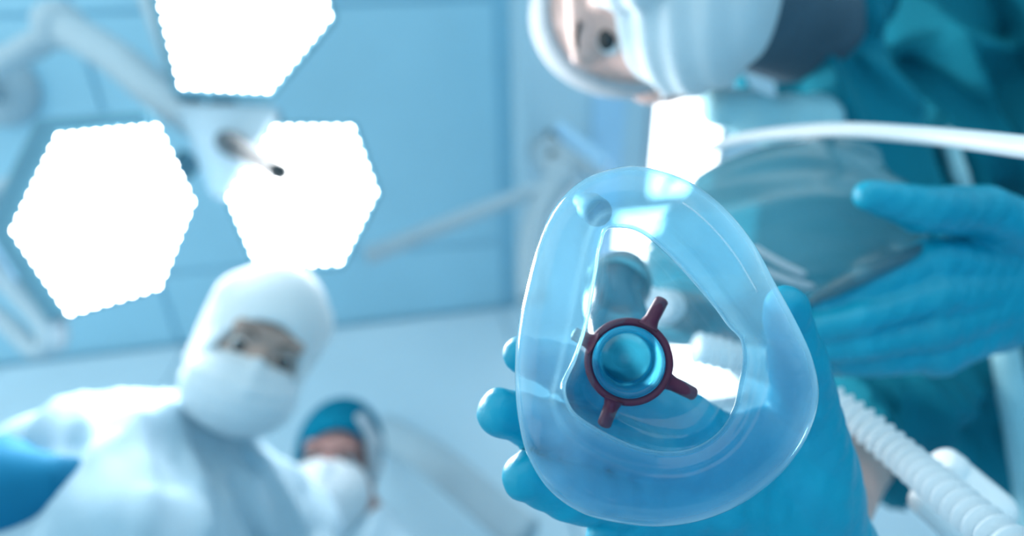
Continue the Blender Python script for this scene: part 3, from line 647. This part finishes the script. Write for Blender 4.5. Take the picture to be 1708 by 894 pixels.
blob('fold_highlight', [ell(P(1436, 456, .398), np.array([V(1, .1, 0), V(-.1, 1, 0), V(0, 0, 1)]), (0.008, 0.0055, 0.005))], M['whiteplastic'], bag, vox=0.0015, k=0.003)  # white bead put in as the bright highlight on the bag's fold
# white tube arching above the bag
tp = spline([P(1105, 318, .60), P(1150, 268, .58), P(1230, 232, .54), P(1370, 217, .47), P(1530, 225, .40), P(1700, 244, .33), P(1860, 268, .29), P(2300, 420, .26)], 70)
tube = MB().tube(tp, np.interp(np.linspace(0, 1, 70), [0, .22, .43, .64, .86, 1], [.0025, .0038, .0058, .0060, .0068, .0068]), 20).build('plastic_tube', M['whitetube']); tag(tube, 'smooth white plastic tube arching over the breathing bag to the right edge', 'tube')

# ================================================================== corrugated breathing hose
hp_ = spline([P(1160, 580, .405), P(1235, 600, .408), P(1330, 634, .405), P(1420, 692, .385), P(1510, 765, .355), P(1600, 842, .315), P(1690, 915, .285), P(1800, 1000, .262)], 700)
arc = np.concatenate([[0], np.cumsum(np.linalg.norm(np.diff(hp_, axis=0), axis=1))])
hr_ = 0.0096 + 0.0018 * np.sin(arc / 0.0068 * 2 * math.pi)
hose = MB().tube(hp_, hr_, 20).build('breathing_hose', M['hose']); tag(hose, 'white corrugated breathing hose running from behind the face mask to the bottom right corner', 'hose')
# white connector block behind the hose
yc = P(1620, 835, .36)
con = empty('hose_connector', yc); tag(con, 'bright white plastic connector behind the corrugated hose at bottom right', 'connector')
blob('connector_body', chain([P(1545, 838, .37), P(1600, 880, .36), P(1680, 930, .35)], [.010, .011, .012]) + [cap(P(1595, 795, .38), P(1655, 850, .37), .012, .013), cap(P(1600, 880, .36), P(1650, 840, .37), .010, .010)], M['whiteplastic'], con, vox=0.0022, k=0.008)
MB().lathe(P(1592, 790, .38), V(-.7, .7, .1), [(0, .0), (.010, .0), (.0115, .004), (.010, .012), (.007, .014), (0, .014)], 24).build('end_cap', M['whiteplastic'], con)

# ================================================================== anaesthesia face mask
MD = 0.228
fm = empty('anaesthesia_mask', P(1100, 600, MD)); tag(fm, 'clear inflatable anaesthesia face mask held up in the foreground by a blue-gloved hand', 'face mask')
outer = [(1042, 277), (975, 298), (925, 345), (898, 405), (877, 480), (862, 560), (859, 640), (866, 710), (884, 770), (920, 822), (975, 858), (1045, 875), (1115, 878), (1185, 864), (1250, 833), (1310, 783), (1350, 722), (1366, 660), (1356, 600), (1330, 540), (1295, 475), (1255, 402), (1205, 343), (1150, 303), (1095, 283)]
inner = [(1032, 380), (1012, 384), (1003, 410), (997, 450), (988, 500), (978, 550), (962, 600), (944, 645), (955, 682), (985, 706), (1025, 728), (1068, 745), (1110, 752), (1155, 746), (1195, 722), (1222, 682), (1232, 640), (1238, 600), (1234, 566), (1215, 545), (1190, 512), (1155, 470), (1120, 432), (1085, 400), (1058, 384)]
NP, NS = 150, 32
so, si = spline([(x, y, 0) for x, y in outer], NP, True), spline([(x, y, 0) for x, y in inner], NP, True)
cv = []; 
for i in range(NP):
    o2, i2 = so[i][:2], si[i][:2]; mid = (o2 + i2) / 2; half = (o2 - i2) / 2; hw = np.linalg.norm(half)
    dz = 0.004 * math.sin(2 * math.pi * i / NP * 2 + 0.4)
    pin = 1 - 0.16 * math.exp(-((i - 108) / 2.2) ** 2) - 0.12 * math.exp(-((i - 43) / 2.5) ** 2)
    for k in range(NS):
        t = 2 * math.pi * k / NS
        c_, s_ = math.cos(t), math.sin(t)
        rad = 1.0 - 0.17 * math.exp(-((((t - 2.25 + math.pi) % (2 * math.pi)) - math.pi) / 0.22) ** 2)   # soft groove along the inner lip, toward the face
        q = mid + half * c_ * (rad if abs(c_) < .98 else 1)
        depth = MD + dz - 0.0135 * s_ * rad * pin
        cv.append(P(q[0], q[1], depth))
cf = [(i * NS + k, ((i + 1) % NP) * NS + k, ((i + 1) % NP) * NS + (k + 1) % NS, i * NS + (k + 1) % NS) for i in range(NP) for k in range(NS)]
cush = mobj('cushion', cv, cf, M['cushion'], fm)
# moulding seam on the cushion
sm = [cv[i * NS + 6] for i in range(120, 138)]
MB().tube(np.array(sm) - AX * 0.0002, 0.0002, 6).build('seam', M['whitetube'], cush)
# clear dome from the cushion's inner rim back to the port
PC = np.array([1048.0, 603.0]); PD = 0.252
Sd = 14; dv = []
for i in range(NP):
    a_ = si[i][:2] + (so[i][:2] - si[i][:2]) * 0.06
    for j in range(Sd):
        t = j / (Sd - 1); ang = math.atan2(a_[1] - PC[1], a_[0] - PC[0])
        pr = PC + 64 * np.array([math.cos(ang), math.sin(ang)])
        q = a_ + (pr - a_) * (1 - math.cos(t * math.pi / 2)) ** 0.8
        dv.append(P(q[0], q[1], MD + 0.002 + (PD - MD - 0.002) * math.sin(t * math.pi / 2)))
df_ = [(i * Sd + j, i * Sd + j + 1, ((i + 1) % NP) * Sd + j + 1, ((i + 1) % NP) * Sd + j) for i in range(NP) for j in range(Sd - 1)]
mobj('dome', dv, df_, M['dome'], fm)
# port, hook ring, valve
pc = P(PC[0], PC[1], PD); pax = _n(P(1040, 590, .30) - pc); r1 = 0.0150
MB().lathe(pc, pax, [(r1, -0.003), (r1 - 0.0008, -0.0038), (r1 - 0.0022, -0.0036), (r1 - 0.003, -0.0025), (r1 - 0.0036, 0.012), (r1 - 0.004, 0.024), (r1 - 0.0015, 0.024), (r1, 0.012)], 64, True).build('port', M['port'], fm)
RR0, RR1 = r1 + 0.0001, r1 + 0.0034
ring = MB().lathe(pc, pax, [(RR0, -0.0015), (RR1 - 0.0006, -0.0015), (RR1, -0.0008), (RR1, 0.0018), (RR1 - 0.0006, 0.0026), (RR0, 0.0026)], 64, True)
hook = ring.build('hook_ring', M['maroon'], fm)
for (tx, ty) in ((1106, 497), (1161, 659), (1006, 712), (955, 555)):
    d2 = np.array([tx, ty]) - PC; d2n = d2 / np.linalg.norm(d2)
    b0 = PC + d2n * 66; tip = np.array([tx, ty], float)
    pts = [P(*(b0 + (tip - b0) * t), PD + 0.0005) for t in (0, 0.12, 0.3, 0.6, 0.85, 1.0)]
    MB().tube(spline(pts, 16), np.interp(np.linspace(0, 1, 16), [0, .2, .4, .9, 1], [.0052, .0038, .0031, .0029, .0014]), 14, up=AX, flat=1.0).build('prong', M['maroon'], hook)
v0 = P(994, 352, .250)
MB().lathe(v0, V(-.25, .35, -.8), [(0, -.004), (.0055, -.004), (.0062, -.002), (.0062, .006), (.004, .009), (.004, .016), (0, .016)], 28).build('inflation_valve', M['lampdark'], fm)
# elbow between the mask port and the bag
e0 = pc + pax * 0.026
elb = empty('elbow_connector', e0); tag(elb, 'cloudy teal elbow connector fitted behind the port of the clear mask', 'connector')
ep = spline([e0, e0 + pax * 0.022, P(1030, 545, .315), P(1022, 505, .335), P(1030, 478, .35)], 30)
MB().tube(ep, np.interp(np.linspace(0, 1, 30), [0, .3, .6, 1], [.0135, .0165, .0175, .0165]), 28).build('elbow_body', M['elbow'], elb)
MB().lathe(ep[-1], _n(ep[-1] - ep[-3]), [(0, 0), (.0185, 0), (.019, .002), (.019, .007), (.015, .009), (.0145, .02), (0, .02)], 28).build('collar', M['bag'], elb)
blob('side_port', [cap(P(1022, 490, .34), P(1015, 468, .335), .005, .005), cap(P(1035, 480, .345), P(1105, 512, .435), .0095, .0095)], M['hose'], elb, vox=0.002, k=0.004)
